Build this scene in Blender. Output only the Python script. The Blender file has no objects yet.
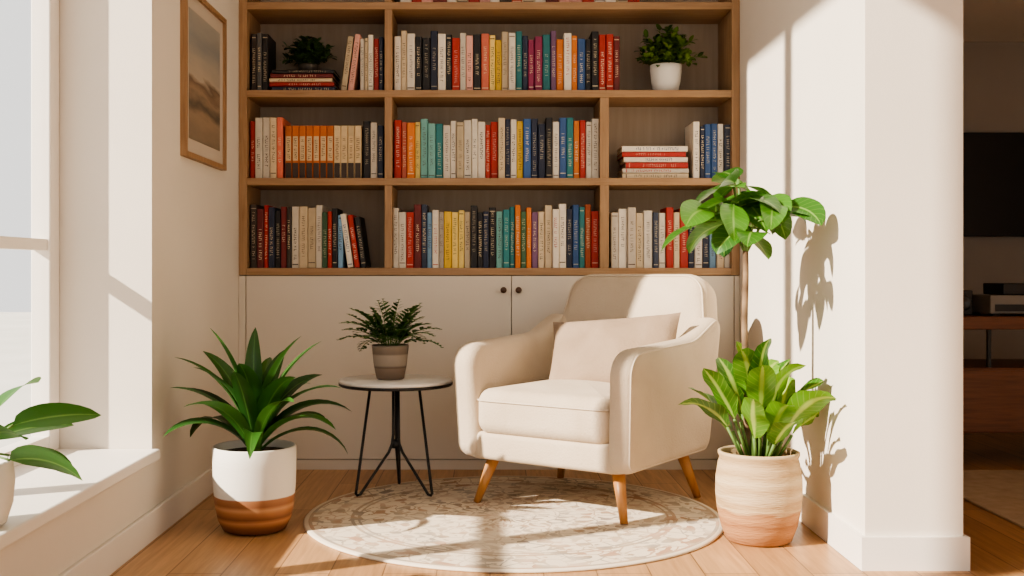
import bpy, bmesh, math, random
from mathutils import Vector, Matrix
R = random.Random(7)
SC = bpy.context.scene
pi = math.pi

def lin(r, g, b):
    f = lambda c: (c/255/12.92) if c/255 <= 0.04045 else ((c/255+0.055)/1.055)**2.4
    return (f(r), f(g), f(b), 1.0)

# ------------------------------------------------------------ materials
def newmat(name):
    m = bpy.data.materials.new(name); m.use_nodes = True
    nt = m.node_tree; nt.nodes.clear()
    out = nt.nodes.new('ShaderNodeOutputMaterial')
    b = nt.nodes.new('ShaderNodeBsdfPrincipled')
    nt.links.new(b.outputs[0], out.inputs[0])
    return m, nt, b, out

def N(nt, t, **kw):
    n = nt.nodes.new(t)
    for k, v in kw.items():
        setattr(n, k, v)
    return n

def ramp(nt, stops, interp='LINEAR'):
    n = nt.nodes.new('ShaderNodeValToRGB')
    n.color_ramp.interpolation = interp
    e = n.color_ramp.elements
    while len(e) > 1: e.remove(e[-1])
    e[0].position = stops[0][0]; e[0].color = stops[0][1]
    for p, c in stops[1:]:
        x = e.new(p); x.color = c
    return n

def mat_noise(name, c1, c2, scale=8, rough=0.6, bump=0.0, bscale=60, stretch=(1,1,1), metallic=0.0, sheen=0.0, detail=4, spec=0.5, lo=0.3, hi=0.7, dist=0.0):
    m, nt, b, out = newmat(name)
    tc = N(nt, 'ShaderNodeTexCoord'); mp = N(nt, 'ShaderNodeMapping')
    mp.inputs['Scale'].default_value = stretch
    nt.links.new(tc.outputs['Object'], mp.inputs[0])
    no = N(nt, 'ShaderNodeTexNoise'); no.inputs['Scale'].default_value = scale; no.inputs['Detail'].default_value = detail; no.inputs['Distortion'].default_value = dist
    nt.links.new(mp.outputs[0], no.inputs['Vector'])
    r = ramp(nt, [(lo, c1), (hi, c2)])
    nt.links.new(no.outputs[0], r.inputs[0]); nt.links.new(r.outputs[0], b.inputs['Base Color'])
    b.inputs['Roughness'].default_value = rough; b.inputs['Metallic'].default_value = metallic
    b.inputs['Specular IOR Level'].default_value = spec
    if sheen:
        b.inputs['Sheen Weight'].default_value = sheen
        b.inputs['Sheen Roughness'].default_value = 0.4
    if bump:
        n2 = N(nt, 'ShaderNodeTexNoise'); n2.inputs['Scale'].default_value = bscale; n2.inputs['Detail'].default_value = 3
        nt.links.new(mp.outputs[0], n2.inputs['Vector'])
        bp = N(nt, 'ShaderNodeBump'); bp.inputs['Strength'].default_value = bump; bp.inputs['Distance'].default_value = 0.004
        nt.links.new(n2.outputs[0], bp.inputs['Height']); nt.links.new(bp.outputs[0], b.inputs['Normal'])
    return m

def mat_banded(name, stops, zmax, rough=0.6, noise=0.03, bump=0.25, nscale=9, stretch=(1,1,5)):
    m, nt, b, out = newmat(name)
    tc = N(nt, 'ShaderNodeTexCoord'); sep = N(nt, 'ShaderNodeSeparateXYZ')
    nt.links.new(tc.outputs['Object'], sep.inputs[0])
    mp = N(nt, 'ShaderNodeMapping'); mp.inputs['Scale'].default_value = stretch
    nt.links.new(tc.outputs['Object'], mp.inputs[0])
    no = N(nt, 'ShaderNodeTexNoise'); no.inputs['Scale'].default_value = nscale; no.inputs['Detail'].default_value = 4
    nt.links.new(mp.outputs[0], no.inputs['Vector'])
    s = N(nt, 'ShaderNodeMath', operation='MULTIPLY'); s.inputs[1].default_value = 1/zmax
    nt.links.new(sep.outputs[2], s.inputs[0])
    a = N(nt, 'ShaderNodeMath', operation='MULTIPLY_ADD'); a.inputs[1].default_value = noise; 
    nt.links.new(no.outputs[0], a.inputs[0]); nt.links.new(s.outputs[0], a.inputs[2])
    a2 = N(nt, 'ShaderNodeMath', operation='SUBTRACT'); a2.inputs[1].default_value = noise/2
    nt.links.new(a.outputs[0], a2.inputs[0])
    r = ramp(nt, stops, 'LINEAR'); nt.links.new(a2.outputs[0], r.inputs[0])
    nt.links.new(r.outputs[0], b.inputs['Base Color']); b.inputs['Roughness'].default_value = rough
    n2 = N(nt, 'ShaderNodeTexNoise'); n2.inputs['Scale'].default_value = 30; n2.inputs['Detail'].default_value = 4
    nt.links.new(mp.outputs[0], n2.inputs['Vector'])
    bp = N(nt, 'ShaderNodeBump'); bp.inputs['Strength'].default_value = bump; bp.inputs['Distance'].default_value = 0.003
    nt.links.new(n2.outputs[0], bp.inputs['Height']); nt.links.new(bp.outputs[0], b.inputs['Normal'])
    return m

def mat_wood(name, c1, c2, axis='X', rough=0.5, scale=6):
    m, nt, b, out = newmat(name)
    tc = N(nt, 'ShaderNodeTexCoord'); mp = N(nt, 'ShaderNodeMapping')
    st = {'X': (1, 14, 14), 'Y': (14, 1, 14), 'Z': (14, 14, 1)}[axis]
    mp.inputs['Scale'].default_value = st
    nt.links.new(tc.outputs['Object'], mp.inputs[0])
    no = N(nt, 'ShaderNodeTexNoise'); no.inputs['Scale'].default_value = scale; no.inputs['Detail'].default_value = 6
    no.inputs['Distortion'].default_value = 0.4
    nt.links.new(mp.outputs[0], no.inputs['Vector'])
    r = ramp(nt, [(0.25, c1), (0.75, c2)]); nt.links.new(no.outputs[0], r.inputs[0])
    nt.links.new(r.outputs[0], b.inputs['Base Color']); b.inputs['Roughness'].default_value = rough
    bp = N(nt, 'ShaderNodeBump'); bp.inputs['Strength'].default_value = 0.15; bp.inputs['Distance'].default_value = 0.002
    nt.links.new(no.outputs[0], bp.inputs['Height']); nt.links.new(bp.outputs[0], b.inputs['Normal'])
    return m

def mat_leaf(name, dark, light, rib, rough=0.35, veins=14, transl=0.25, centre=0.0):
    m, nt, b, out = newmat(name)
    uv = N(nt, 'ShaderNodeUVMap'); sep = N(nt, 'ShaderNodeSeparateXYZ'); nt.links.new(uv.outputs[0], sep.inputs[0])
    at = N(nt, 'ShaderNodeAttribute'); at.attribute_name = 'Col'
    mixc = N(nt, 'ShaderNodeMix', data_type='RGBA'); mixc.inputs[6].default_value = dark; mixc.inputs[7].default_value = light
    nt.links.new(at.outputs['Fac'], mixc.inputs[0])
    d = N(nt, 'ShaderNodeMath', operation='SUBTRACT'); d.inputs[1].default_value = 0.5; nt.links.new(sep.outputs[0], d.inputs[0])
    ab = N(nt, 'ShaderNodeMath', operation='ABSOLUTE'); nt.links.new(d.outputs[0], ab.inputs[0])
    mr = N(nt, 'ShaderNodeMapRange'); mr.inputs[1].default_value = 0.015 + centre*0.5; mr.inputs[2].default_value = 0.05 + centre; mr.inputs[3].default_value = 0.7; mr.inputs[4].default_value = 0
    nt.links.new(ab.outputs[0], mr.inputs[0])
    v1 = N(nt, 'ShaderNodeMath', operation='MULTIPLY'); v1.inputs[1].default_value = veins*2*pi; nt.links.new(sep.outputs[1], v1.inputs[0])
    v2 = N(nt, 'ShaderNodeMath', operation='MULTIPLY_ADD'); v2.inputs[1].default_value = -veins*2.2; nt.links.new(ab.outputs[0], v2.inputs[0]); nt.links.new(v1.outputs[0], v2.inputs[2])
    v3 = N(nt, 'ShaderNodeMath', operation='SINE'); nt.links.new(v2.outputs[0], v3.inputs[0])
    v4 = N(nt, 'ShaderNodeMapRange'); v4.inputs[1].default_value = 0.8; v4.inputs[2].default_value = 1.0; v4.inputs[3].default_value = 0; v4.inputs[4].default_value = 0.2
    nt.links.new(v3.outputs[0], v4.inputs[0])
    mx = N(nt, 'ShaderNodeMath', operation='MAXIMUM'); nt.links.new(mr.outputs[0], mx.inputs[0]); nt.links.new(v4.outputs[0], mx.inputs[1])
    m2 = N(nt, 'ShaderNodeMix', data_type='RGBA'); nt.links.new(mx.outputs[0], m2.inputs[0]); nt.links.new(mixc.outputs[2], m2.inputs[6]); m2.inputs[7].default_value = rib
    nt.links.new(m2.outputs[2], b.inputs['Base Color']); b.inputs['Roughness'].default_value = rough
    tr = N(nt, 'ShaderNodeBsdfTranslucent'); nt.links.new(m2.outputs[2], tr.inputs[0])
    ms = N(nt, 'ShaderNodeMixShader'); ms.inputs[0].default_value = transl
    nt.links.new(b.outputs[0], ms.inputs[1]); nt.links.new(tr.outputs[0], ms.inputs[2]); nt.links.new(ms.outputs[0], out.inputs[0])
    return m

def mat_vcol(name, rough=0.55):
    m, nt, b, out = newmat(name)
    at = N(nt, 'ShaderNodeAttribute'); at.attribute_name = 'Col'
    no = N(nt, 'ShaderNodeTexNoise'); no.inputs['Scale'].default_value = 40
    tc = N(nt, 'ShaderNodeTexCoord'); nt.links.new(tc.outputs['Object'], no.inputs['Vector'])
    mr = N(nt, 'ShaderNodeMapRange'); mr.inputs[3].default_value = 0.82; mr.inputs[4].default_value = 1.08
    nt.links.new(no.outputs[0], mr.inputs[0])
    mu = N(nt, 'ShaderNodeVectorMath', operation='SCALE'); nt.links.new(at.outputs['Color'], mu.inputs[0]); nt.links.new(mr.outputs[0], mu.inputs['Scale'])
    nt.links.new(mu.outputs[0], b.inputs['Base Color']); b.inputs['Roughness'].default_value = rough
    return m

# ------------------------------------------------------------ mesh builder
class MB:
    def __init__(s):
        s.v = []; s.f = []; s.c = []; s.uv = []
    def face(s, idx, col=(1,1,1,1), uv=None):
        s.f.append(tuple(idx)); s.c.append(col); s.uv.append(uv)
    def box(s, x0, x1, y0, y1, z0, z1, col=(1,1,1,1), M=None):
        b = len(s.v)
        for z in (z0, z1):
            for x, y in ((x0,y0),(x1,y0),(x1,y1),(x0,y1)):
                p = Vector((x,y,z)); s.v.append(M @ p if M else p)
        for f in ((0,3,2,1),(4,5,6,7),(0,1,5,4),(1,2,6,5),(2,3,7,6),(3,0,4,7)):
            s.face([b+i for i in f], col)
    def quad(s, pts, col, M=None):
        b = len(s.v)
        for p in pts:
            p = Vector(p); s.v.append(M @ p if M else p)
        s.face(range(b, b+len(pts)), col)
    def grid(s, rows, closed=False, col=(1,1,1,1), uvs=None):
        b = len(s.v); n = len(rows[0])
        for r in rows: s.v.extend(Vector(p) for p in r)
        for i in range(len(rows)-1):
            for j in range(n if closed else n-1):
                k = (j+1) % n
                ids = (b+i*n+j, b+i*n+k, b+(i+1)*n+k, b+(i+1)*n+j)
                uv = None
                if uvs: uv = [uvs[i][j], uvs[i][k], uvs[i+1][k], uvs[i+1][j]]
                s.face(ids, col, uv)
    def obj(s, name, mats, parent=None, smooth=True, loc=None):
        me = bpy.data.meshes.new(name)
        me.from_pydata([tuple(v) for v in s.v], [], s.f)
        ca = me.color_attributes.new('Col', 'FLOAT_COLOR', 'CORNER')
        uvl = me.uv_layers.new(name='UVMap')
        for p, c, uv in zip(me.polygons, s.c, s.uv):
            p.use_smooth = smooth
            for k, l in enumerate(p.loop_indices):
                ca.data[l].color = c
                if uv: uvl.data[l].uv = uv[k]
        o = bpy.data.objects.new(name, me)
        SC.collection.objects.link(o)
        for m in (mats if isinstance(mats, (list, tuple)) else [mats]): me.materials.append(m)
        if parent: o.parent = parent
        if loc: o.location = loc
        me.update()
        return o

def empty(name, loc=(0,0,0), rz=0):
    e = bpy.data.objects.new(name, None); e.empty_display_size = 0.1
    e.location = loc; e.rotation_euler = (0,0,rz); SC.collection.objects.link(e); return e

def bevel(o, w=0.004, seg=2):
    m = o.modifiers.new('bev', 'BEVEL'); m.width = w; m.segments = seg; m.limit_method = 'ANGLE'; m.angle_limit = 0.6
    return o

def boxes(name, lst, mat, parent=None, bev=0.0):
    mb = MB()
    for b in lst: mb.box(*b)
    o = mb.obj(name, mat, parent, smooth=False)
    if bev: bevel(o, bev)
    return o

def lathe(name, prof, mat, parent=None, seg=48, loc=None):
    mb = MB(); rows = []
    for r, z in prof:
        rows.append([(r*math.cos(2*pi*i/seg), r*math.sin(2*pi*i/seg), z) for i in range(seg)])
    mb.grid(rows, closed=True)
    return mb.obj(name, mat, parent, True, loc)

def tube_rows(mb, pts, r, seg=8, col=(1,1,1,1), closed=False):
    pts = [Vector(p) for p in pts]; rows = []; n = len(pts); prev = None
    for i, p in enumerate(pts):
        if closed: t = (pts[(i+1)%n]-pts[i-1]).normalized()
        else: t = (pts[min(i+1,n-1)]-pts[max(i-1,0)]).normalized()
        a = Vector((0,0,1)) if abs(t.z) < 0.9 else Vector((1,0,0))
        if prev is not None: a = prev
        s = (a - t*a.dot(t)).normalized(); u = t.cross(s); prev = s
        rr = r[i] if isinstance(r, (list, tuple)) else r
        rows.append([p + s*math.cos(2*pi*k/seg)*rr + u*math.sin(2*pi*k/seg)*rr for k in range(seg)])
    if closed: rows.append(rows[0])
    mb.grid(rows, True, col)
    if not closed:
        b = len(mb.v)
        mb.face([b-seg+k for k in range(seg)], col); mb.face([b-len(rows)*seg+k for k in reversed(range(seg))], col)

def tube(name, pts, r, mat, parent=None, seg=10, closed=False):
    mb = MB(); tube_rows(mb, pts, r, seg, closed=closed); return mb.obj(name, mat, parent)

def catmull(pts, n=8):
    pts = [Vector(p) for p in pts]; out = []
    P = [2*pts[0]-pts[1]] + pts + [2*pts[-1]-pts[-2]]
    for i in range(1, len(P)-2):
        for k in range(n):
            t = k/n
            out.append(0.5*((2*P[i]) + (P[i+1]-P[i-1])*t + (2*P[i-1]-5*P[i]+4*P[i+1]-P[i+2])*t*t + (3*P[i]-P[i-1]-3*P[i+1]+P[i+2])*t**3))
    out.append(pts[-1]); return out

def roundpoly(pts, rad, seg=7, edge=6):
    n = len(pts); out = []; arcs = []
    for i in range(n):
        p = Vector(pts[i]); a = (Vector(pts[i-1])-p); b = (Vector(pts[(i+1)%n])-p)
        r = rad[i] if isinstance(rad, (list,tuple)) else rad
        an = a.normalized(); bn = b.normalized(); ang = an.angle(bn)
        d = r/math.tan(ang/2); c = p + (an+bn).normalized()*(r/math.sin(ang/2))
        s = p+an*d-c; e = p+bn*d-c; arc = []
        tot = s.angle_signed(e)
        for k in range(seg+1):
            t = -tot*k/seg
            arc.append(c+Vector((s.x*math.cos(t)-s.y*math.sin(t), s.x*math.sin(t)+s.y*math.cos(t))))
        arcs.append(arc)
    for i in range(n):
        out += arcs[i]; q = arcs[(i+1)%n][0]; l = arcs[i][-1]
        for k in range(1, edge): out.append(l.lerp(q, k/edge))
    return out

def slab(mb, outline, t, r, puff=0.0, M=None, puffb=None, K=5, defm=None):
    if puffb is None: puffb = puff
    n = len(outline); o = [Vector(p) for p in outline]
    nrm = []
    for i in range(n):
        e = (o[(i+1)%n]-o[i-1]).normalized(); nrm.append(Vector((e.y, -e.x)))
    c = sum(o, Vector((0,0)))/n
    rows = []
    def ring(ins, s, z): return [Vector((*(c+((o[i]-nrm[i]*ins)-c)*s), z)) for i in range(n)]
    S = [0.02, 0.15, 0.3, 0.45, 0.6, 0.75, 0.87, 0.95]
    for s in S: rows.append(ring(r, s, -(t/2+puffb*(1-s*s)**1.0)))
    for k in range(K, -1, -1):
        a = k/K*pi/2; rows.append(ring(r*(1-math.cos(a)), 1, -(t/2-r+r*math.sin(a))))
    for k in range(1 if abs(t/2-r) < 1e-6 else 0, K+1):
        a = k/K*pi/2; rows.append(ring(r*(1-math.cos(a)), 1, (t/2-r+r*math.sin(a))))
    for s in reversed(S): rows.append(ring(r, s, (t/2+puff*(1-s*s))))
    if defm: rows = [[defm(p) for p in q] for q in rows]
    if M: rows = [[M @ p for p in q] for q in rows]
    mb.grid(rows, True)
    b = len(mb.v)
    mb.face([b-n+k for k in range(n)]); mb.face([b-len(rows)*n+k for k in reversed(range(n))])

AX_YZ = Matrix(((0,0,1,0),(1,0,0,0),(0,1,0,0),(0,0,0,1)))
AX_XZ = Matrix(((1,0,0,0),(0,0,-1,0),(0,1,0,0),(0,0,0,1)))
T = Matrix.Translation

# ------------------------------------------------------------ leaves
def prof_blade(t): return (0.36+0.64*math.sin(min(1, t/0.55)*pi/2))*max(0, 1-t**2.6)**0.8 if t < 1 else 0
def prof_ovate(t): return max(0, math.sin(pi*min(1, t)**0.9))**0.62
def leaf(mb, base, az, el, L, W, droop, prof=prof_blade, fold=0.15, seg=9, tw=0.0, shade=None, wave=0.0, roll=0.0, lim=None):
    p = Vector(base); rows = []; uvs = []
    shade = R.random() if shade is None else shade
    nU = 5
    ph = R.random()*6
    for i in range(seg+1):
        t = i/seg; e = el - droop*t**1.3; a = az + tw*t
        dr = Vector((math.cos(a)*math.cos(e), math.sin(a)*math.cos(e), math.sin(e)))
        side = Vector((-math.sin(a), math.cos(a), 0)); up = dr.cross(side)
        rr = roll
        side, up = side*math.cos(rr)+up*math.sin(rr), up*math.cos(rr)-side*math.sin(rr)
        if up.z < 0 and abs(rr) < 0.01: up = -up
        w = max(W*prof(t), 0.0008)*0.5
        row = []
        for j in range(nU):
            u = (j/(nU-1))*2-1
            q = p + side*u*w + up*(fold*abs(u)*w + wave*w*math.sin(t*12+ph)*abs(u)*(1 if u > 0 else -1))
            if lim: q = lim(q)
            row.append(q)
        rows.append(row); uvs.append([((j/(nU-1)), t) for j in range(nU)])
        p = p + dr*(L/seg)
    mb.grid(rows, False, (shade,)*3+(1,), uvs)

# ------------------------------------------------------------ palette
M_wall = mat_noise('paint_wall', lin(220,212,201), lin(226,218,207), 2, 0.85, 0.12, 220)
M_ceil = mat_noise('paint_ceiling', lin(232,227,219), lin(236,231,224), 2, 0.9)
M_trim = mat_noise('paint_trim', lin(229,223,215), lin(234,228,221), 3, 0.5)
M_cab = mat_noise('cabinet_lacquer', lin(210,200,186), lin(215,205,192), 2, 0.55)
M_shelf = mat_wood('oak_shelf_x', lin(142,109,77), lin(170,136,101), 'X', 0.5)
M_shelfv = mat_wood('oak_shelf_z', lin(142,109,77), lin(170,136,101), 'Z', 0.5)
M_back = mat_wood('shelf_back_panel', lin(156,140,122), lin(168,152,134), 'Z', 0.7, 3)
M_leg = mat_wood('beech_leg', lin(170,116,66), lin(192,140,88), 'Z', 0.4, 4)
M_black = mat_noise('black_metal', lin(18,18,20), lin(26,26,28), 10, 0.45)
M_books = mat_vcol('book_covers', 0.55)
M_velvet = mat_noise('beige_velvet', lin(189,172,151), lin(200,184,164), 5, 0.9, 0.45, 150, sheen=0.15, spec=0.12, lo=0.3, hi=0.7, dist=0.6)
M_pillow = mat_noise('taupe_velvet', lin(144,124,105), lin(158,138,119), 7, 0.9, 0.45, 150, sheen=0.12, spec=0.12, dist=0.6)
M_pipe = mat_noise('piping', lin(196,180,160), lin(204,190,172), 10, 0.8)
M_soil = mat_noise('soil', lin(50,36,26), lin(84,62,46), 60, 0.95, 0.8, 80)
M_white_top = mat_noise('white_laminate', lin(226,222,215), lin(232,228,221), 4, 0.3)
M_white_pot = mat_noise('white_ceramic', lin(220,215,206), lin(228,223,215), 12, 0.5, 0.1, 40)
M_dark = mat_noise('screen_black', lin(8,8,9), lin(12,12,13), 4, 0.3)
M_walnut = mat_wood('walnut', lin(92,54,32), lin(126,78,48), 'X', 0.45)

def mat_floor():
    m, nt, b, out = newmat('oak_plank_floor')
    tc = N(nt, 'ShaderNodeTexCoord'); mp = N(nt, 'ShaderNodeMapping'); mp.inputs['Rotation'].default_value = (0,0,pi/2)
    nt.links.new(tc.outputs['Object'], mp.inputs[0])
    br = N(nt, 'ShaderNodeTexBrick'); br.inputs['Scale'].default_value = 1
    br.inputs['Brick Width'].default_value = 1.3; br.inputs['Row Height'].default_value = 0.15
    br.inputs['Mortar Size'].default_value = 0.0018; br.inputs['Mortar Smooth'].default_value = 0.3
    br.inputs['Color1'].default_value = lin(196,154,112); br.inputs['Color2'].default_value = lin(180,138,97); br.inputs['Mortar'].default_value = lin(112,80,54)
    br.offset = 0.37
    nt.links.new(mp.outputs[0], br.inputs[0])
    m2 = N(nt, 'ShaderNodeMapping'); m2.inputs['Scale'].default_value = (22, 1.2, 1); nt.links.new(tc.outputs['Object'], m2.inputs[0])
    no = N(nt, 'ShaderNodeTexNoise'); no.inputs['Scale'].default_value = 3; no.inputs['Detail'].default_value = 7; no.inputs['Distortion'].default_value = 0.6
    nt.links.new(m2.outputs[0], no.inputs['Vector'])
    mr = ramp(nt, [(0.3, (0.76,0.73,0.7,1)), (0.7, (1.08,1.08,1.08,1))]); nt.links.new(no.outputs[0], mr.inputs[0])
    mx = N(nt, 'ShaderNodeMix', data_type='RGBA', blend_type='MULTIPLY'); mx.inputs[0].default_value = 1
    nt.links.new(br.outputs[0], mx.inputs[6]); nt.links.new(mr.outputs[0], mx.inputs[7])
    nt.links.new(mx.outputs[2], b.inputs['Base Color']); b.inputs['Roughness'].default_value = 0.38
    bp = N(nt, 'ShaderNodeBump'); bp.inputs['Strength'].default_value = 0.1; bp.inputs['Distance'].default_value = 0.002
    nt.links.new(no.outputs[0], bp.inputs['Height']); nt.links.new(bp.outputs[0], b.inputs['Normal'])
    return m
M_floor = mat_floor()

# ------------------------------------------------------------ room shell
XL, XR = -1.07, 1.064
HC = 3.5
boxes('floor', [(-1.45, 4.1, -3, 6.8, -0.1, 0)], M_floor)
boxes('ceiling', [(-1.45, 1.342, -3, 6.8, HC, HC+0.1), (1.342, 4.1, -3, 6.8, 2.22, HC+0.1)], M_ceil)
boxes('wall_left', [(-1.45, XL, 3.48, 5.08, 0, HC), (-1.45, XL, -0.6, 3.48, 0, 0.25), (-1.45, XL, -0.6, 3.48, HC-0.1, HC), (-1.45, XL, -3, -0.6, 0, HC)], M_wall)
boxes('wall_back', [(XL, XR, 4.98, 5.08, 0, HC)], M_wall)
boxes('wall_right', [(XR, 1.342, 3.12, 6.6, 0, HC)], M_wall)
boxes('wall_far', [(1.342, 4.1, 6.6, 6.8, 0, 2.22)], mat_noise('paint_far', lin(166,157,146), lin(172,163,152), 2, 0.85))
boxes('wall_side', [(4.0, 4.1, -3, 6.6, 0, 2.22)], M_wall)
boxes('baseboard_left', [(XL, XL+0.014, -0.6, 4.679, 0, 0.095)], M_trim, bev=0.003)
mb = MB()
o2 = [(XR-0.014,4.679),(XR-0.014,3.106),(1.356,3.106),(1.356,6.6),(1.342,6.6),(1.342,3.12),(XR,3.12),(XR,4.679)]
for z in (0, 0.095): mb.v += [Vector((x,y,z)) for x, y in o2]
for i in range(8): mb.face((i,(i+1)%8,8+(i+1)%8,8+i))
mb.face((8,9,14,15)); mb.face((9,10,13,14)); mb.face((10,11,12,13))
mb.obj('baseboard_right', M_trim, smooth=False)
boxes('trim_sill', [(-1.40, XL+0.028, -0.599, 3.479, 0.2505, 0.285)], M_trim, bev=0.006)

# window
win = empty('window_1', (-1.39, 1.44, 0.2855))
y0, y1, z1 = -2.036, 2.036, HC-0.1-0.286
edges = [(-2.036,-1.95),(-0.90,-0.80),(0.22,0.32),(1.22,1.30),(1.961,2.036)]  # unseen inner stiles added and widened to cast shadow bands over the rug
boxes('stiles', [(-0.03,0.03,a,b_,0,z1) for a, b_ in edges], M_trim, win, bev=0.004)
ra = []
for i in range(4):
    a, b_ = edges[i][1], edges[i+1][0]
    ra += [(-0.026,0.026,a,b_,0,0.05),(-0.026,0.026,a,b_,z1-0.07,z1),(-0.02,0.02,a,b_,0.625,0.66)]
boxes('rails', ra, M_trim, win)
mg, nt, b, out = newmat('window_glass')
tr = N(nt,'ShaderNodeBsdfTransparent'); gl = N(nt,'ShaderNodeBsdfGlossy'); gl.inputs['Roughness'].default_value = 0.02
ms = N(nt,'ShaderNodeMixShader'); ms.inputs[0].default_value = 0.04
nt.links.new(tr.outputs[0], ms.inputs[1]); nt.links.new(gl.outputs[0], ms.inputs[2]); nt.links.new(ms.outputs[0], out.inputs[0])
boxes('glass', [(-0.004,0.004,y0+0.02,y1-0.02,0.03,z1-0.03)], mg, win)
boxes('patio_ground', [(-30,-1.6,-10,30,-0.4,-0.3)], mat_noise('pale_paving', lin(196,192,184), lin(210,206,198), 1, 0.9))

# ------------------------------------------------------------ bookcase
YF = 4.68
bc = empty('bookcase', (0, YF, 0))
k = 1/235.0
X = lambda px: (px-490)*k
Z = lambda py: 0.85-(py-270)*k
xl, xr = XL+0.001, XR-0.001
zt = [Z(268), Z(178), Z(90), Z(2)]
th = 0.031
D = 0.295
boards = []
for z in zt: boards.append((xl+0.034, xr-0.034, 0, D, z-th, z))
boxes('shelves', boards, M_shelf, bc, bev=0.002)
boxes('top', [(xl, xr, 0, D, 2.36, 2.395)], M_shelf, bc, bev=0.002)
ups = [(xl, xl+0.034, 0, D, zt[0]-th, 2.36), (xr-0.034, xr, 0, D, zt[0]-th, 2.36)]
for a in range(4):
    za = zt[a]; zb = (zt[a+1]-th) if a < 3 else 2.36
    ups.append((X(384.5), X(392), 0.001, D, za, zb))
for a in (0, 1):
    ups.append((X(600), X(609), 0.001, D, zt[a], zt[a+1]-th))
boxes('uprights', ups, M_shelfv, bc, bev=0.002)
boxes('back_panel', [(xl+0.034, xr-0.034, D-0.012, D-0.001, zt[0], 2.36)], M_back, bc)
zc = zt[0]-th
boxes('cabinet_body', [(xl, xr, 0.02, D, 0.03, zc-0.001)], mat_noise('cab_gap', lin(150,138,124), lin(160,148,134), 2, 0.7), bc)
drs = [(xl, X(246)-0.002), (X(246)+0.001, X(511.5)-0.0015), (X(511.5)+0.0015, X(734)-0.001), (X(734)+0.002, xr)]
boxes('doors', [(a, b_, 0, 0.02, 0.045, zc-0.003) for a, b_ in drs], M_cab, bc, bev=0.0015)
boxes('plinth', [(xl, xr, 0.004, 0.02, 0, 0.042)], M_cab, bc)
for i, px in enumerate((503.5, 518.5)):
    o = lathe('knob_%d' % (i+1), [(0.0001,0),(0.005,0),(0.005,0.012),(0.012,0.016),(0.0135,0.022),(0.011,0.027),(0.0001,0.028)], mat_noise('bronze_%d' % i, lin(70,44,30), lin(84,56,40), 8, 0.4), bc, 20)
    o.rotation_euler = (pi/2,0,0); o.location = (X(px), 0.0, Z(290))

# ------------------------------------------------------------ books
C = dict(w=(226,216,200), c=(212,192,160), k=(30,28,30), n=(34,42,66), g=(96,96,96), r=(172,44,36), m=(108,34,34), p=(218,162,148), s=(218,114,90),
         y=(222,180,60), Y=(228,200,118), t=(44,126,130), T=(124,184,178), b=(54,92,148), B=(124,162,196), o=(214,120,48), M=(146,48,86), P=(112,80,112),
         G=(66,102,70), N=(54,62,82), O=(190,92,50), d=(58,48,42), l=(188,176,160))
def glyphs(mb, x0, x1, z0, z1, y, col, M):
    w = x1-x0; cx = (x0+x1)/2; lw = min(w*0.5, 0.012); z = z1
    while z > z0:
        h = R.uniform(0.0035, 0.006)
        if R.random() < 0.18: z -= h*1.3; continue
        mode = R.randrange(4); t = lw*0.25
        q = lambda a, b_, c_, d_: mb.quad([(a,y,c_),(b_,y,c_),(b_,y,d_),(a,y,d_)], col, M)
        q(cx-lw/2, cx+lw/2, z-h*0.35, z)
        if mode == 0: q(cx-lw/2, cx-lw/2+t, z-h, z-h*0.35)
        elif mode == 1: q(cx+lw/2-t, cx+lw/2, z-h, z-h*0.35)
        elif mode == 2: q(cx-t/2, cx+t/2, z-h, z-h*0.35)
        z -= h+0.003
def book(mb, x0, x1, z0, h, yf, dep, rgb, M=None, text=True, band=None):
    j = R.uniform(0.88, 1.06)
    col = lin(*[min(255, c*j) for c in rgb]); page = lin(220,206,182)
    g = 0.0008; x0 += g; x1 -= g; t = 0.0022; ch = min(0.003, (x1-x0)*0.2)
    b = len(mb.v)
    sec = [(x0, yf+ch), (x0+ch, yf), (x1-ch, yf), (x1, yf+ch), (x1, yf+0.006), (x0, yf+0.006)]
    for z in (z0, z0+h):
        for x, y in sec:
            p = Vector((x,y,z)); mb.v.append(M @ p if M else p)
    for i in range(6):
        q = (i+1) % 6; mb.face((b+i, b+q, b+6+q, b+6+i), col)
    mb.face([b+5-i for i in range(6)], col); mb.face([b+6+i for i in range(6)], col)
    mb.box(x0, x0+t, yf+0.006, yf+dep, z0, z0+h, col, M); mb.box(x1-t, x1, yf+0.006, yf+dep, z0, z0+h, col, M)
    mb.box(x0+t, x1-t, yf+0.006, yf+dep-0.004, z0+0.003, z0+h-0.004, page, M)
    lum = sum(rgb)/3
    mixc = lambda a, f: tuple(a[i]*f+rgb[i]*(1-f) for i in range(3))
    base = (64,48,42) if lum > 150 else (232,214,180)
    if lum > 200 and R.random() < 0.4: base = R.choice([(166,44,36),(40,60,110),(30,30,30)])
    tc = lin(*mixc(base, R.uniform(0.6, 0.95)))
    y = yf-0.0006
    if text:
        a = R.uniform(0.12, 0.35); bb = R.uniform(0.65, 0.92)
        glyphs(mb, x0, x1, z0+h*a, z0+h*bb, y, tc, M)
        if R.random() < 0.45:
            zz = z0+h*R.choice([0.05, 0.08, 0.93]); mb.quad([(x0+ch,y,zz),(x1-ch,y,zz),(x1-ch,y,zz+0.004),(x0+ch,y,zz+0.004)], tc, M)
    if band:
        bc_ = lin(*band[2]); yy = yf-0.0004; mb.quad([(x0+ch,yy,z0+h*band[0]),(x1-ch,yy,z0+h*band[0]),(x1-ch,yy,z0+h*band[1]),(x0+ch,yy,z0+h*band[1])], bc_, M)
BK = MB()
yb = 4.72; kb = yb/1100.0
XB = lambda px: (px-490)*kb
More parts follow.
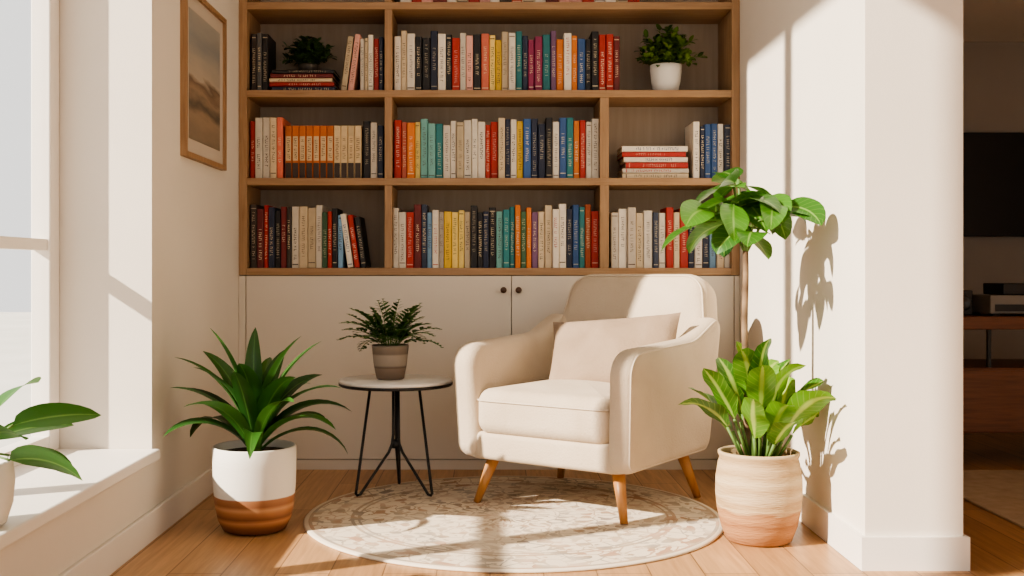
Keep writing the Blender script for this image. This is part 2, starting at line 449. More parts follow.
def row(seq, px0, px1, z, h0=60, hv=4, wts=None):
    ws = [R.uniform(0.8, 1.25) for _ in seq] if wts is None else wts
    tot = sum(ws); x = px0
    for ch, w in zip(seq, ws):
        nx = x + (px1-px0)*w/tot
        book(BK, XB(x), XB(nx), z+0.0005, (h0+R.uniform(-hv, hv))*kb, yb+R.uniform(-0.008, 0.012), R.uniform(0.17, 0.21), C[ch])
        x = nx
def lean(ch, px, wpx, z, h, ang):
    w = wpx*kb; hh = h*kb
    M = T((XB(px), 0, z+0.001)) @ Matrix.Rotation(ang, 4, 'Y')
    if ang > 0: book(BK, -w, 0, 0, hh, yb, 0.18, C[ch], M)
    else: book(BK, 0, w, 0, hh, yb, 0.18, C[ch], M)
def stack(seq, px0, px1, z, hs):
    for ch, hpx in zip(seq, hs):
        a = R.uniform(0, 4); b_ = R.uniform(0, 5); h = hpx*kb
        L = (px1-b_-px0-a)*kb
        M = T((XB(px0+a), 0, z+h)) @ Matrix.Rotation(pi/2, 4, 'Y')
        book(BK, 0, h, 0, L, yb, 0.19, C[ch], M)
        z += h
    return z
z3 = zt[2]
row('dgk', 251, 268, z3, 60, 3)
zs1 = stack('nrcmk', 269, 337, z3, [5,4.5,4,4.5,4])
lean('c', 346.5, 6, z3, 55, 0.13); lean('p', 353.5, 6, z3, 57, 0.13)
row('wcwrn', 360, 383.5, z3, 53, 4)
row('wcwkknwkrwpksYycwtnMMtPowobkkrrm', 394, 620, z3, 56, 5)
z2 = zt[1]
row('rwwcs', 250, 283, z2, 59, 3)
x = 285
for i in range(11):
    hh = 53*kb; xa, xb_ = XB(x), XB(x+6.95)
    book(BK, xa, xb_, z2+0.0005, hh, yb, 0.19, (204,112,54) if i < 7 else (214,190,150), None, False, (0.34, 0.80, (214,188,148)))
    glyphs(BK, xa+0.002, xb_-0.002, z2+hh*0.38, z2+hh*0.76, yb-0.0012, lin(96,64,48), None)
    BK.quad([(xa+0.003,yb-0.0013,z2+0.004),(xb_-0.003,yb-0.0013,z2+0.004),(xb_-0.003,yb-0.0013,z2+hh*0.3),(xa+0.003,yb-0.0013,z2+hh*0.3)], lin(64,50,42))
    x += 6.95
row('kwn', 363, 383.5, z2, 55, 3)
row('rsoYTTtwwcwwwrrcnwybnnkwbtorww', 394, 599, z2, 57, 4)
stack('cwrwrw', 622, 690, z2, [5.5,5,6,5.5,5,6])
row('wnbbwN', 693, 731, z2, 54, 3)
z1_ = zt[0]
row('dmrnkmd', 250, 291, z1_, 60, 4)
row('wccw', 291, 322, z1_, 60, 3)
row('GrkB', 322, 343, z1_, 55, 5)
lean('w', 347.5, 6, z1_, 54, -0.14); lean('r', 354.5, 5.5, z1_, 53, -0.14); lean('k', 361, 6, z1_, 51, -0.14)
row('wwrmNBwlyYYckknkTttoGoPccwwnbtOr', 393, 599, z1_, 60, 5)
row('wwlcwNwrcrnwnBcw', 611, 731, z1_, 58, 4)
row('wrpmwcrpwdrcwmpprwwcr', 400, 640, zt[3], 50, 6)
BK.obj('books', M_books, None, smooth=False)

# ------------------------------------------------------------ armchair
ch = empty('armchair', (0.364, 4.045, 0), math.radians(-35))
def put(name, mb, mat): return mb.obj(name, mat, ch)
mb = MB(); slab(mb, roundpoly([(-0.32,-0.335),(0.32,-0.335),(0.31,0.30),(-0.31,0.30)], 0.06), 0.10, 0.02, 0, T((0,0,0.225))); put('seat_base', mb, M_velvet)
mb = MB(); slab(mb, roundpoly([(-0.272,-0.352),(0.272,-0.352),(0.262,0.24),(-0.262,0.24)], 0.05), 0.165, 0.05, 0.022, T((0,0,0.347)), 0.0); put('seat', mb, M_velvet)
pip = [Vector((p.x, p.y, 0.388)) for p in roundpoly([(-0.273,-0.3535),(0.273,-0.3535),(0.262,0.24),(-0.262,0.24)], 0.05)]
tube('seat_piping', pip, 0.0035, M_pipe, ch, 6, True)
def arm_def(sx):
    def f(p):
        t = max(0, (p.z-0.2)/0.4)
        return Vector((p.x + sx*0.018*t, p.y, p.z))
    return f
prof = [(-0.345,0.178),(0.30,0.178),(0.37,0.70),(0.13,0.605),(-0.365,0.585)]
ol = roundpoly(prof, [0.05,0.06,0.05,0.25,0.085], 9)
for sx, nm in ((-1,'arm_1'), (1,'arm_2')):
    mb = MB(); df = arm_def(sx)
    slab(mb, ol, 0.095, 0.036, 0.004, T((sx*0.305,0,0)) @ AX_YZ)
    mb.v = [df(v) for v in mb.v]
    put(nm, mb, M_velvet)
    n = len(ol); pts = []
    for i, p in enumerate(ol):
        e = (ol[(i+1)%n]-ol[i-1]).normalized(); nn = Vector((e.y,-e.x)); q = p-nn*0.012
        pts.append(df(Vector((sx*(0.305+0.0475-0.010), q.x, q.y))))
    tube(nm+'_piping', pts, 0.0035, M_pipe, ch, 6, True)
mb = MB()
bo = roundpoly([(-0.335,0.0),(0.335,0.0),(0.335,0.42),(0.295,0.648),(-0.285,0.648),(-0.330,0.42)], [0.06,0.06,0.3,0.10,0.10,0.3], 9)
Mb = T((0,0.275,0.20)) @ Matrix.Rotation(math.radians(-15), 4, 'X') @ AX_XZ
slab(mb, bo, 0.16, 0.055, 0.018, Mb, 0.012)
mb.v = [Vector((v.x, v.y - 0.15*v.x*v.x, v.z)) for v in mb.v]
put('backrest', mb, M_velvet)
n = len(bo); pts = []
for i, p in enumerate(bo):
    e = (bo[(i+1)%n]-bo[i-1]).normalized(); q = p-Vector((e.y,-e.x))*0.016
    v = Mb @ Vector((q.x, q.y, 0.08-0.014)); pts.append(Vector((v.x, v.y-0.15*v.x*v.x, v.z)))
tube('backrest_piping', pts, 0.0035, M_pipe, ch, 6, True)
feet = [(-0.30,-0.29,0.0095),(0.30,-0.29,0.0095),(0.30,0.29,0.0005),(-0.30,0.29,0.0095)]
for i, (fx, fy, fz) in enumerate(feet):
    top = Vector((fx*0.84, fy*0.84, 0.18))
    tube('leg_%d' % (i+1), [(fx,fy,fz), Vector((fx,fy,fz)).lerp(top,0.5), top], [0.013,0.018,0.024], M_leg, ch, 16)
mb = MB()
def pl(o, w, h):
    n = 28
    for sgn in (1, -1):
        g = []
        for i in range(n+1):
            r_ = []
            for j in range(n+1):
                u = i/n*2-1; v = j/n*2-1
                x = u*w/2*(1-0.06*(1-v*v)); z = v*h/2*(1-0.08*(1-u*u))
                t = ((1-u**2)*(1-v**2))**0.42*0.065
                t += 0.005*math.sin(u*7+v*3)*(1-u*u)*(1-v*v)
                r_.append(Vector((x, -sgn*t, z)))
            g.append(r_)
        if sgn == -1: g = [list(reversed(r_)) for r_ in g]
        o.grid(g)
pl(mb, 0.50, 0.31)
Mp = T((0.075, 0.04, 0.54)) @ Matrix.Rotation(math.radians(8),4,'Z') @ Matrix.Rotation(math.radians(-30), 4, 'X') @ Matrix.Rotation(math.radians(-6), 4, 'Y')
mb.v = [Mp @ v for v in mb.v]
mb.obj('throw_pillow', M_pillow, ch)

# ------------------------------------------------------------ side table
tb = empty('side_table', (-0.355, 4.15, 0.0095))
lathe('table_top', [(0.0001,0.412),(0.20,0.412),(0.2115,0.416),(0.2125,0.426),(0.209,0.4295),(0.0001,0.4295)], M_white_top, tb, 72)
lathe('rim', [(0.0001,0.405),(0.208,0.405),(0.2145,0.409),(0.2145,0.4165),(0.212,0.4165),(0.20,0.4118),(0.0001,0.4118)], M_black, tb, 72)
for i, a in enumerate((210, 330, 90)):
    a = math.radians(a); c, s = math.cos(a), math.sin(a)
    L = lambda r, z: Vector((r*c, r*s, z))
    pts = [L(0.105,0.405), L(0.160,0.03)]
    pts += [L(0.163,0.014), L(0.158,0.006), L(0.146,0.008)]
    pts += [L(0.030,0.155), L(0.016,0.185), L(0.011,0.22), L(0.011,0.405)]
    tube('leg_%d' % (i+1), pts, 0.0052, M_black, tb, 10)
lathe('leg_hub', [(0.0001,0.17),(0.017,0.17),(0.017,0.20),(0.0001,0.20)], M_black, tb, 20)

# ------------------------------------------------------------ rug
def mat_rug():
    m, nt, b, out = newmat('vintage_rug')
    tc = N(nt,'ShaderNodeTexCoord'); sep = N(nt,'ShaderNodeSeparateXYZ')
    nd = N(nt,'ShaderNodeTexNoise'); nd.inputs['Scale'].default_value = 9; nt.links.new(tc.outputs['Object'], nd.inputs['Vector'])
    vs = N(nt,'ShaderNodeVectorMath', operation='SCALE'); vs.inputs['Scale'].default_value = 0.05; nt.links.new(nd.outputs['Color'], vs.inputs[0])
    va = N(nt,'ShaderNodeVectorMath', operation='ADD'); nt.links.new(tc.outputs['Object'], va.inputs[0]); nt.links.new(vs.outputs[0], va.inputs[1])
    nt.links.new(va.outputs[0], sep.inputs[0])
    ln = N(nt,'ShaderNodeVectorMath', operation='LENGTH'); nt.links.new(tc.outputs['Object'], ln.inputs[0])
    def mth(op, a, b_=None, c_=None):
        n = N(nt,'ShaderNodeMath', operation=op)
        for i, v in enumerate((a, b_, c_)):
            if v is None: continue
            if isinstance(v, (int,float)): n.inputs[i].default_value = v
            else: nt.links.new(v, n.inputs[i])
        return n.outputs[0]
    th_ = mth('ARCTAN2', sep.outputs[1], sep.outputs[0])
    r_ = ln.outputs['Value']
    s1 = mth('SINE', mth('MULTIPLY', th_, 14.0)); s2 = mth('SINE', mth('MULTIPLY', r_, 44.0))
    s3 = mth('SINE', mth('MULTIPLY', th_, 28.0)); s4 = mth('COSINE', mth('MULTIPLY', r_, 88.0))
    f = mth('ADD', mth('MULTIPLY', s1, s2), mth('MULTIPLY', mth('MULTIPLY', s3, s4), 0.6))
    f = mth('ABSOLUTE', f)
    vo = N(nt,'ShaderNodeTexVoronoi'); vo.feature = 'DISTANCE_TO_EDGE'; vo.inputs['Scale'].default_value = 16; nt.links.new(va.outputs[0], vo.inputs['Vector'])
    n2 = N(nt,'ShaderNodeTexNoise'); n2.inputs['Scale'].default_value = 34; n2.inputs['Detail'].default_value = 5; nt.links.new(tc.outputs['Object'], n2.inputs['Vector'])
    g1 = mth('GREATER_THAN', mth('ADD', f, mth('MULTIPLY', n2.outputs[0], 1.4)), 1.34)
    g2 = mth('LESS_THAN', vo.outputs[0], 0.04)
    g = mth('MAXIMUM', g1, mth('MULTIPLY', g2, 0.8))
    wear = N(nt,'ShaderNodeTexNoise'); wear.inputs['Scale'].default_value = 5; wear.inputs['Detail'].default_value = 6; nt.links.new(tc.outputs['Object'], wear.inputs['Vector'])
    wr = N(nt,'ShaderNodeMapRange'); wr.inputs[1].default_value = 0.35; wr.inputs[2].default_value = 0.6; wr.inputs[3].default_value = 0.25; wr.inputs[4].default_value = 0.85
    nt.links.new(wear.outputs[0], wr.inputs[0])
    g = mth('MULTIPLY', g, wr.outputs[0])
    def ringm(c, w): return mth('LESS_THAN', mth('ABSOLUTE', mth('SUBTRACT', r_, c)), w)
    bord = mth('LESS_THAN', r_, 0.685); g = mth('MULTIPLY', g, bord)
    rg = mth('MAXIMUM', ringm(0.69, 0.006), mth('MAXIMUM', ringm(0.55, 0.006), ringm(0.528, 0.004)))
    g = mth('MAXIMUM', g, mth('MULTIPLY', rg, 0.7))
    tint = ramp(nt, [(0.38, lin(172,132,108)), (0.5, lin(164,142,120)), (0.62, lin(140,130,122))]); nt.links.new(nd.outputs[0], tint.inputs[0])
    mx = N(nt,'ShaderNodeMix', data_type='RGBA'); mx.inputs[6].default_value = lin(222,209,190)
    nt.links.new(g, mx.inputs[0]); nt.links.new(tint.outputs[0], mx.inputs[7])
    nt.links.new(mx.outputs[2], b.inputs['Base Color']); b.inputs['Roughness'].default_value = 0.95; b.inputs['Specular IOR Level'].default_value = 0.1
    bp = N(nt,'ShaderNodeBump'); bp.inputs['Strength'].default_value = 0.4; bp.inputs['Distance'].default_value = 0.003
    n3 = N(nt,'ShaderNodeTexNoise'); n3.inputs['Scale'].default_value = 250; nt.links.new(tc.outputs['Object'], n3.inputs['Vector'])
    nt.links.new(n3.outputs[0], bp.inputs['Height']); nt.links.new(bp.outputs[0], b.inputs['Normal'])
    return m
lathe('round_rug', [(0.0001,0.0005),(0.71,0.0005),(0.713,0.004),(0.709,0.0085),(0.69,0.0092),(0.0001,0.0092)], mat_rug(), None, 96, (0.08, 3.79, 0))

# ------------------------------------------------------------ plants
L_dark = mat_leaf('leaf_dracaena', lin(24,58,28), lin(66,114,46), lin(96,140,70), 0.35, 0, 0.2)
L_rub = mat_leaf('leaf_rubber', lin(30,74,26), lin(84,136,46), lin(140,174,88), 0.3, 9, 0.25)
L_light = mat_leaf('leaf_variegated', lin(50,98,30), lin(116,162,52), lin(182,200,104), 0.35, 10, 0.3, 0.07)
L_fern = mat_leaf('leaf_fern', lin(38,72,34), lin(80,120,58), lin(94,130,74), 0.5, 0, 0.2)
L_small = mat_leaf('leaf_shelf', lin(48,80,28), lin(110,136,48), lin(116,140,64), 0.5, 0, 0.2)
M_stem = mat_noise('green_stem', lin(74,104,50), lin(104,134,66), 30, 0.6)
def limx(a, b_):
    def f(q):
        if q.x > b_: q = Vector((b_ + 0.02*(1-math.exp(-(q.x-b_)*12)), q.y, q.z))
        if q.x < a: q = Vector((a - 0.02*(1-math.exp(-(a-q.x)*12)), q.y, q.z))
        return q
    return f

dp = empty('potted_dracaena', (-0.77, 3.60, 0))
M_pot1 = mat_banded('pot_white_wood', [(0.0, lin(104,64,40)), (0.10, lin(138,90,58)), (0.16, lin(184,130,88)), (0.2, lin(124,78,50)), (0.27, lin(166,112,74)), (0.31, lin(190,142,100)), (0.35, lin(144,94,62)), (0.425, lin(164,114,78)), (0.435, lin(224,219,210)), (1.0, lin(228,223,215))], 0.28, 0.6, 0.02)
lathe('pot', [(0.0001,0.0005),(0.085,0.0005),(0.102,0.008),(0.118,0.04),(0.128,0.09),(0.133,0.15),(0.1345,0.22),(0.1345,0.272),(0.132,0.277),(0.127,0.276),(0.125,0.25),(0.0001,0.249)], M_pot1, dp, 56)
lathe('soil', [(0.0001,0.256),(0.06,0.258),(0.1245,0.252),(0.1245,0.2505),(0.0001,0.2505)], M_soil, dp, 32)
mb = MB(); lm = limx(-0.265, 0.40)
for i in range(28):
    t = i/28; az = i*2.39996 + R.uniform(-0.2, 0.2)
    el = math.radians(42 + 42*t + R.uniform(-6, 6)); Ln = R.uniform(0.30, 0.36)
    base = (0.022*math.cos(az), 0.022*math.sin(az), 0.26+0.09*t)
    leaf(mb, base, az, el, Ln, R.uniform(0.07, 0.088), R.uniform(1.0, 1.6)*(1.25-0.8*t), prof_blade, 0.28, 12, R.uniform(-0.25,0.25), lim=lm, roll=R.uniform(-0.3,0.3))
mb.obj('leaves', L_dark, dp)
tube('stem', [(0,0,0.25),(0.004,0,0.32),(0,0.003,0.37)], [0.024,0.02,0.012], M_stem, dp)

bp_ = empty('potted_dieffenbachia', (0.845, 3.46, 0))
M_pot2 = mat_banded('pot_terracotta', [(0.0, lin(160,114,76)), (0.15, lin(174,128,88)), (0.24, lin(150,104,68)), (0.30, lin(178,134,94)), (0.37, lin(162,118,80)), (0.41, lin(192,166,130)), (0.47, lin(172,142,106)), (0.54, lin(196,174,142)), (0.62, lin(176,148,112)), (0.70, lin(198,176,142)), (0.78, lin(174,146,110)), (0.86, lin(190,164,130)), (0.93, lin(172,144,108)), (1.0, lin(188,164,130))], 0.28, 0.9, 0.2, 1.0, 7, (1,1,7))
lathe('pot', [(0.0001,0.0005),(0.092,0.0005),(0.102,0.008),(0.118,0.05),(0.129,0.10),(0.134,0.15),(0.133,0.20),(0.126,0.245),(0.121,0.262),(0.126,0.272),(0.126,0.280),(0.119,0.283),(0.113,0.276),(0.112,0.25),(0.0001,0.249)], M_pot2, bp_, 56)
lathe('soil', [(0.0001,0.258),(0.06,0.26),(0.1115,0.253),(0.1115,0.2505),(0.0001,0.2505)], M_soil, bp_, 32)
mb = MB(); ms_ = MB(); lm = limx(-0.3, 0.185)
for i in range(25):
    t = i/25; az = i*2.39996 + R.uniform(-0.25, 0.25)
    el = math.radians(44 + 42*t + R.uniform(-10, 10))
    rb = 0.05*(1-t)+0.012; st_ = R.uniform(0.05, 0.12)+0.09*t
    p0 = Vector((rb*math.cos(az), rb*math.sin(az), 0.255)); d = Vector((math.cos(az)*math.cos(el), math.sin(az)*math.cos(el), math.sin(el)+0.4)).normalized()
    p1 = p0 + d*st_
    tube_rows(ms_, [p0, p1], 0.005, 6)
    leaf(mb, p1, az, el, R.uniform(0.18, 0.22), R.uniform(0.08, 0.1), R.uniform(0.3, 1.3), prof_ovate, 0.24, 11, R.uniform(-0.5,0.5), wave=0.16, lim=lm, roll=R.uniform(-0.7,0.7))
mb.obj('leaves', L_light, bp_); ms_.obj('stalks', M_stem, bp_)

rt = empty('rubber_tree', (0.814, 3.50, 0.2605))
M_trunk = mat_banded('trunk', [(i/14, lin(140,116,90) if i % 2 else lin(98,76,56)) for i in range(15)], 0.62, 0.8, 0.05)
tp = catmull([(0,0,0),(0.006,0.004,0.2),(-0.004,0,0.40),(0.0,0.0,0.58),(-0.004,0,0.76)], 5)
tube('trunk', tp, [0.0125-0.004*i/(len(tp)-1) for i in range(len(tp))], M_trunk, rt, 12)
mb = MB(); ms_ = MB(); lm = limx(-0.3, 0.212)
br_ = [(-0.10,-0.03,0.80),(0.08,-0.05,0.82),(-0.02,0.02,0.88),(0.01,-0.09,0.75),(-0.03,0.06,0.77),(0.05,0.03,0.83),(-0.05,-0.06,0.85)]
for bx, by, bz in br_:
    tube_rows(ms_, catmull([(0,0,0.64),(bx*0.4,by*0.4,0.71),(bx,by,bz)], 4), 0.0045, 8)
for bi, (bx, by, bz) in enumerate(br_):
    for q in range(5):
        az = q*2*pi/5 + bi*0.7 + R.uniform(-0.3, 0.3)
        el = R.uniform(-0.5, 0.6); Ln = R.uniform(0.14, 0.18)
        p0 = Vector((bx, by, bz - R.uniform(0, 0.06))); pl_ = R.uniform(0.015, 0.04)
        p1 = p0 + Vector((math.cos(az)*math.cos(el), math.sin(az)*math.cos(el), math.sin(el)+0.25))*pl_
        tube_rows(ms_, [p0, p1], 0.0022, 6)
        leaf(mb, p1, az, el, Ln, R.uniform(0.085, 0.105), R.uniform(0.5, 1.4), prof_ovate, 0.2, 10, R.uniform(-0.3,0.3), wave=0.05, lim=lm, roll=R.uniform(-0.7,0.7))
mb.obj('leaves', L_rub, rt); ms_.obj('stems', M_stem, rt)

fp = empty('potted_fern', (-0.375, 4.14, 0.4395))
M_pot3 = mat_banded('pot_taupe', [(0.0, lin(122,104,90)), (0.32, lin(132,114,98)), (0.36, lin(100,84,72)), (0.42, lin(150,138,124)), (0.7, lin(158,146,132)), (0.75, lin(120,106,94)), (1.0, lin(140,128,114))], 0.13, 0.6, 0.03)
lathe('pot', [(0.0001,0.0003),(0.046,0.0003),(0.052,0.004),(0.063,0.06),(0.069,0.118),(0.070,0.128),(0.066,0.130),(0.063,0.122),(0.062,0.11),(0.0001,0.109)], M_pot3, fp, 40)
lathe('soil', [(0.0001,0.114),(0.0615,0.112),(0.0615,0.1105),(0.0001,0.1105)], M_soil, fp, 24)
mb = MB(); ms_ = MB()
for i in range(32):
    az = i*2.39996; t = i/32; el = math.radians(34+54*t+R.uniform(-8,8)); Ln = R.uniform(0.17, 0.225); dr_ = R.uniform(0.9, 1.5)*(1.2-0.7*t)
    p = Vector((0.015*math.cos(az), 0.015*math.sin(az), 0.112)); n = 13; pts = [p.copy()]
    for s in range(n):
        tt = s/n; e = el-dr_*tt**1.2
        d = Vector((math.cos(az)*math.cos(e), math.sin(az)*math.cos(e), math.sin(e)))
        p = p + d*(Ln/n); pts.append(p.copy())
        if s > 1:
            wl = 0.040*math.sin(pi*min(1, (tt+0.08)))**0.8*(0.9+0.2*R.random())+0.006
            for sg in (-1, 1):
                leaf(mb, p, az+sg*1.1, e*0.5+R.uniform(-0.1,0.3), wl, 0.017, 0.5, prof_ovate, 0.1, 3)
    tube_rows(ms_, pts, 0.0013, 5)
mb.obj('fronds', L_fern, fp); ms_.obj('stalks', M_stem, fp)

def bush(name, loc, pot_prof, potmat, zt_, rad, h, n, lsize, lmat):
    e = empty(name, loc); lathe('pot', pot_prof, potmat, e, 36)
    rtop = pot_prof[-2][0]; lathe('soil', [(0.0001,zt_+0.003),(rtop-0.0005,zt_+0.002),(rtop-0.0005,zt_+0.0005),(0.0001,zt_+0.0005)], M_soil, e, 24)
    mb = MB(); ms_ = MB()
    for i in range(n):
        az = R.uniform(0, 2*pi); el = R.uniform(0.1, 1.5); L = R.uniform(0.5, 1.0)
        end = Vector((math.cos(az)*math.cos(el)*rad*L, math.sin(az)*math.cos(el)*rad*L*0.8, zt_+0.01+math.sin(el)*h*L))
        st = Vector((math.cos(az)*0.01, math.sin(az)*0.01, zt_)); mid = st.lerp(end, 0.5)+Vector((0,0,h*0.12))
        pts = catmull([st, mid, end], 4); tube_rows(ms_, pts, 0.001, 5)
        for p in pts[2:]:
            for q in range(2):
                leaf(mb, p, az+R.uniform(-1.6,1.6), R.uniform(-0.3,1.0), lsize*R.uniform(0.7,1.2), lsize*0.6, R.uniform(0.2,0.9), prof_ovate, 0.15, 4)
    mb.obj('leaves', lmat, e); ms_.obj('stems', M_stem, e)
    return e
bush('potted_ivy', (XB(668), 4.78, zt[2]+0.0005), [(0.0001,0),(0.045,0),(0.054,0.006),(0.063,0.05),(0.068,0.10),(0.0685,0.122),(0.065,0.124),(0.062,0.115),(0.061,0.105),(0.0001,0.104)], M_white_pot, 0.104, 0.18, 0.165, 80, 0.037, L_small)
L_dk2 = mat_leaf('leaf_succulent', lin(34,56,30), lin(66,94,46), lin(70,100,56), 0.5, 0, 0.1)
bush('potted_succulent', (XB(305), 4.80, zs1+0.0005), [(0.0001,0),(0.035,0),(0.04,0.004),(0.045,0.03),(0.043,0.035),(0.041,0.033),(0.04,0.027),(0.0001,0.026)], mat_noise('dark_pot', lin(60,56,50), lin(74,68,60), 10, 0.6), 0.026, 0.15, 0.115, 65, 0.034, L_dk2)

sp = empty('potted_ficus', (-1.135, 2.42, 0.2855))
lathe('pot', [(0.0001,0),(0.055,0),(0.066,0.006),(0.080,0.05),(0.084,0.10),(0.080,0.14),(0.076,0.145),(0.072,0.135),(0.071,0.12),(0.0001,0.119)], M_white_pot, sp, 40)
lathe('soil', [(0.0001,0.125),(0.0705,0.122),(0.0705,0.1205),(0.0001,0.1205)], M_soil, sp, 24)
mb = MB(); ms_ = MB()
spec = [((0.09,-0.01,0.225),-0.1,0.25,0.20,0.35,0.5),((0.10,-0.05,0.155),-0.3,0.15,0.19,0.9,0.6),((0.03,0.03,0.19),0.4,0.3,0.17,0.5,0.4),
        ((0.05,-0.06,0.20),-0.7,0.4,0.17,0.8,0.3),((-0.04,-0.05,0.24),-2.0,0.6,0.16,0.8,0.2),((-0.05,0.05,0.24),2.3,0.6,0.15,0.8,-0.2),
        ((0.02,0.07,0.25),1.3,0.6,0.16,0.8,0.2),((0.06,0.04,0.15),0.5,-0.1,0.15,0.8,0.4),((0.03,-0.08,0.15),-1.2,0.0,0.15,0.9,0.3)]
for p1, az, el, Ln, dr_, rl in spec:
    p0 = Vector((0,0,0.12)); p1 = Vector(p1)
    tube_rows(ms_, catmull([p0, p0.lerp(p1,0.5)+Vector((0,0,0.02)), p1], 3), 0.0028, 6)
    leaf(mb, p1, az, el, Ln, 0.088, dr_, prof_ovate, 0.15, 10, 0.1, roll=-rl-0.2, shade=R.uniform(0.1,0.6), lim=limx(-0.2, 0.6))
mb.obj('leaves', mat_leaf('leaf_ficus', lin(36,86,32), lin(88,140,58), lin(120,160,84), 0.45, 0, 0.3), sp); ms_.obj('stems', M_stem, sp)

# ------------------------------------------------------------ framed print
pf = empty('picture_frame', (XL+0.0005, 4.0875, 1.545))
hw, hh = 0.29, 0.30
boxes('frame', [(0,0.022,-hw,hw,-hh,-hh+0.018),(0,0.022,-hw,hw,hh-0.018,hh),(0,0.022,-hw,-hw+0.018,-hh+0.018,hh-0.018),(0,0.022,hw-0.018,hw,-hh+0.018,hh-0.018)], M_shelfv, pf)
boxes('mat_board', [(0.001,0.010,-hw+0.018,hw-0.018,-hh+0.018,hh-0.018)], mat_noise('mat_board', lin(190,178,164), lin(198,186,172), 3, 0.8), pf)
m, nt, b, out = newmat('landscape_print')
tc = N(nt,'ShaderNodeTexCoord'); mp = N(nt,'ShaderNodeMapping'); mp.inputs['Scale'].default_value = (1,1.0,5); nt.links.new(tc.outputs['Object'], mp.inputs[0])
no = N(nt,'ShaderNodeTexNoise'); no.inputs['Scale'].default_value = 4; no.inputs['Detail'].default_value = 5; nt.links.new(mp.outputs[0], no.inputs['Vector'])
sep = N(nt,'ShaderNodeSeparateXYZ'); nt.links.new(tc.outputs['Object'], sep.inputs[0])
ad = N(nt,'ShaderNodeMath', operation='MULTIPLY_ADD'); ad.inputs[1].default_value = 2.0; nt.links.new(sep.outputs[2], ad.inputs[0])
nm = N(nt,'ShaderNodeMath', operation='MULTIPLY_ADD'); nm.inputs[1].default_value = 0.25; nm.inputs[2].default_value = 0.37; nt.links.new(no.outputs[0], nm.inputs[0]); nt.links.new(nm.outputs[0], ad.inputs[2])
rp = ramp(nt, [(0.0, lin(118,106,92)), (0.2, lin(150,130,108)), (0.30, lin(92,84,74)), (0.38, lin(150,128,106)), (0.46, lin(112,94,78)), (0.52, lin(176,164,148)), (0.75, lin(138,140,138)), (1.0, lin(164,158,148))])
nt.links.new(ad.outputs[0], rp.inputs[0]); nt.links.new(rp.outputs[0], b.inputs['Base Color']); b.inputs['Roughness'].default_value = 0.6
boxes('print', [(0.0102,0.012,-hw+0.07,hw-0.07,-hh+0.07,hh-0.07)], m, pf)

# ------------------------------------------------------------ adjoining room
cs = empty('media_console', (2.5, 4.95, 0))
boxes('top', [(-0.62,0.75,-0.24,0.24,0.595,0.65)], M_walnut, cs, bev=0.004)
boxes('drawers', [(-0.62,0.75,-0.23,0.24,0.15,0.43)], M_walnut, cs, bev=0.004)
boxes('drawer_fronts', [(-0.61,0.06,-0.242,-0.2305,0.16,0.42),(0.068,0.74,-0.242,-0.2305,0.16,0.42)], M_walnut, cs, bev=0.002)
boxes('supports', [(-0.60,-0.585,-0.2,-0.185,0.43,0.595),(-0.60,-0.585,0.2,0.215,0.43,0.595),(0.70,0.715,-0.2,-0.185,0.43,0.595),(-0.35,-0.335,-0.2,-0.185,0.43,0.595),(0.70,0.715,0.2,0.215,0.43,0.595)], M_black, cs)
boxes('legs', [(-0.58,-0.54,-0.21,-0.17,0,0.15),(-0.58,-0.54,0.17,0.21,0,0.15),(0.68,0.72,-0.21,-0.17,0,0.15),(0.68,0.72,0.17,0.21,0,0.15)], M_walnut, cs)
rc = empty('stereo_receiver', (2.36, 4.9, 0.6505))
boxes('body', [(-0.19,0.19,-0.13,0.13,0.01,0.09)], mat_noise('grey_metal', lin(120,116,110), lin(134,130,124), 5, 0.4), rc, bev=0.004)
boxes('face', [(-0.17,0.17,-0.133,-0.1305,0.02,0.05)], M_black, rc)
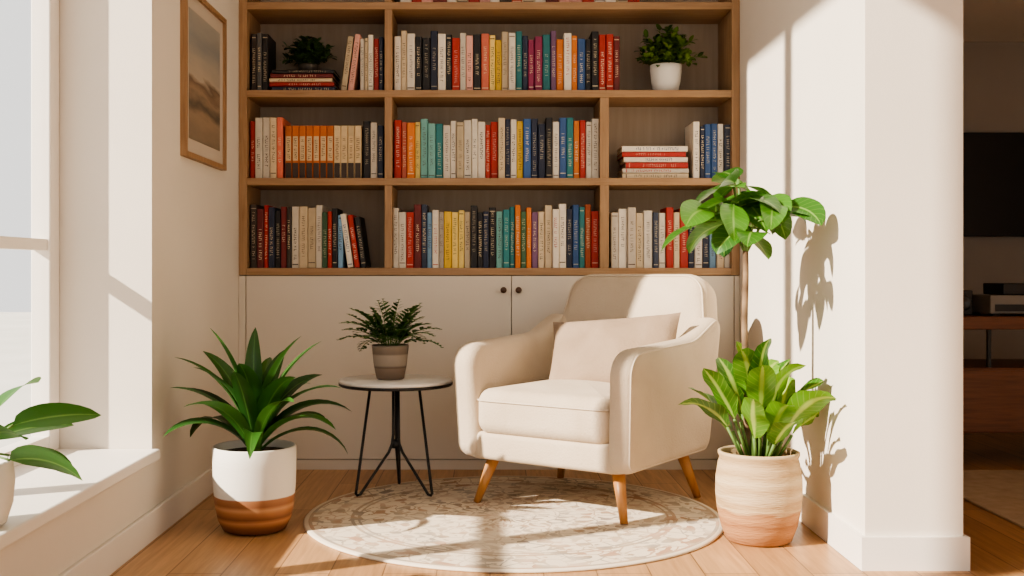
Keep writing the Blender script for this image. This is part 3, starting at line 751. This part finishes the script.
boxes('feet', [(-0.17,-0.14,-0.11,-0.08,0,0.01),(0.14,0.17,-0.11,-0.08,0,0.01),(-0.17,-0.14,0.08,0.11,0,0.01),(0.14,0.17,0.08,0.11,0,0.01)], M_black, rc)
sk = empty('bookshelf_speaker', (2.09, 4.93, 0.6505))
boxes('body', [(-0.04,0.04,-0.08,0.08,0,0.11)], M_black, sk, bev=0.005)
o = lathe('driver', [(0.0001,0.0),(0.015,0.001),(0.028,0.006),(0.033,0.004),(0.034,0.0)], M_dark, sk, 24); o.rotation_euler = (pi/2,0,0); o.location = (0,-0.0805,0.055)
bx = empty('set_top_box', (2.36, 4.9, 0.741))
boxes('body', [(-0.12,0.16,-0.1,0.1,0,0.05)], M_black, bx, bev=0.004)
tv = empty('television', (3.2, 6.585, 1.36))
boxes('panel', [(-0.62,0.62,-0.03,0.012,-0.31,0.31)], M_black, tv, bev=0.004)
boxes('screen', [(-0.605,0.605,-0.032,-0.0302,-0.295,0.295)], M_dark, tv)
boxes('area_rug', [(1.75,3.4,3.5,4.62,0.0005,0.010)], mat_noise('wool_rug', lin(176,156,132), lin(194,176,152), 20, 0.95, 0.4, 150), None, bev=0.003)

# ------------------------------------------------------------ light
sd = bpy.data.lights.new('sun', 'SUN'); sd.energy = 13.0; sd.angle = 0.016; sd.color = (1.0, 0.895, 0.75)
so = bpy.data.objects.new('sun', sd); SC.collection.objects.link(so)
dirv = Vector((1, 0.50, -0.66)).normalized()
so.rotation_euler = dirv.to_track_quat('-Z', 'Y').to_euler(); so.location = (-6, -2, 5)
w = bpy.data.worlds.new('World'); SC.world = w; w.use_nodes = True
bg = w.node_tree.nodes['Background']; bg.inputs[0].default_value = (1.0, 0.985, 0.96, 1); bg.inputs[1].default_value = 1.3

cam = bpy.data.cameras.new('camera'); co = bpy.data.objects.new('camera', cam); SC.collection.objects.link(co)
co.location = (0,0,0.85); co.rotation_euler = (pi/2,0,0)
cam.sensor_width = 36; cam.lens = 1100/1024*36; cam.shift_x = 22/1024; cam.shift_y = -18/1024
cam.clip_start = 0.05
SC.camera = co
SC.view_settings.view_transform = 'AgX'
SC.view_settings.look = 'AgX - Medium High Contrast'
SC.view_settings.exposure = 0.0
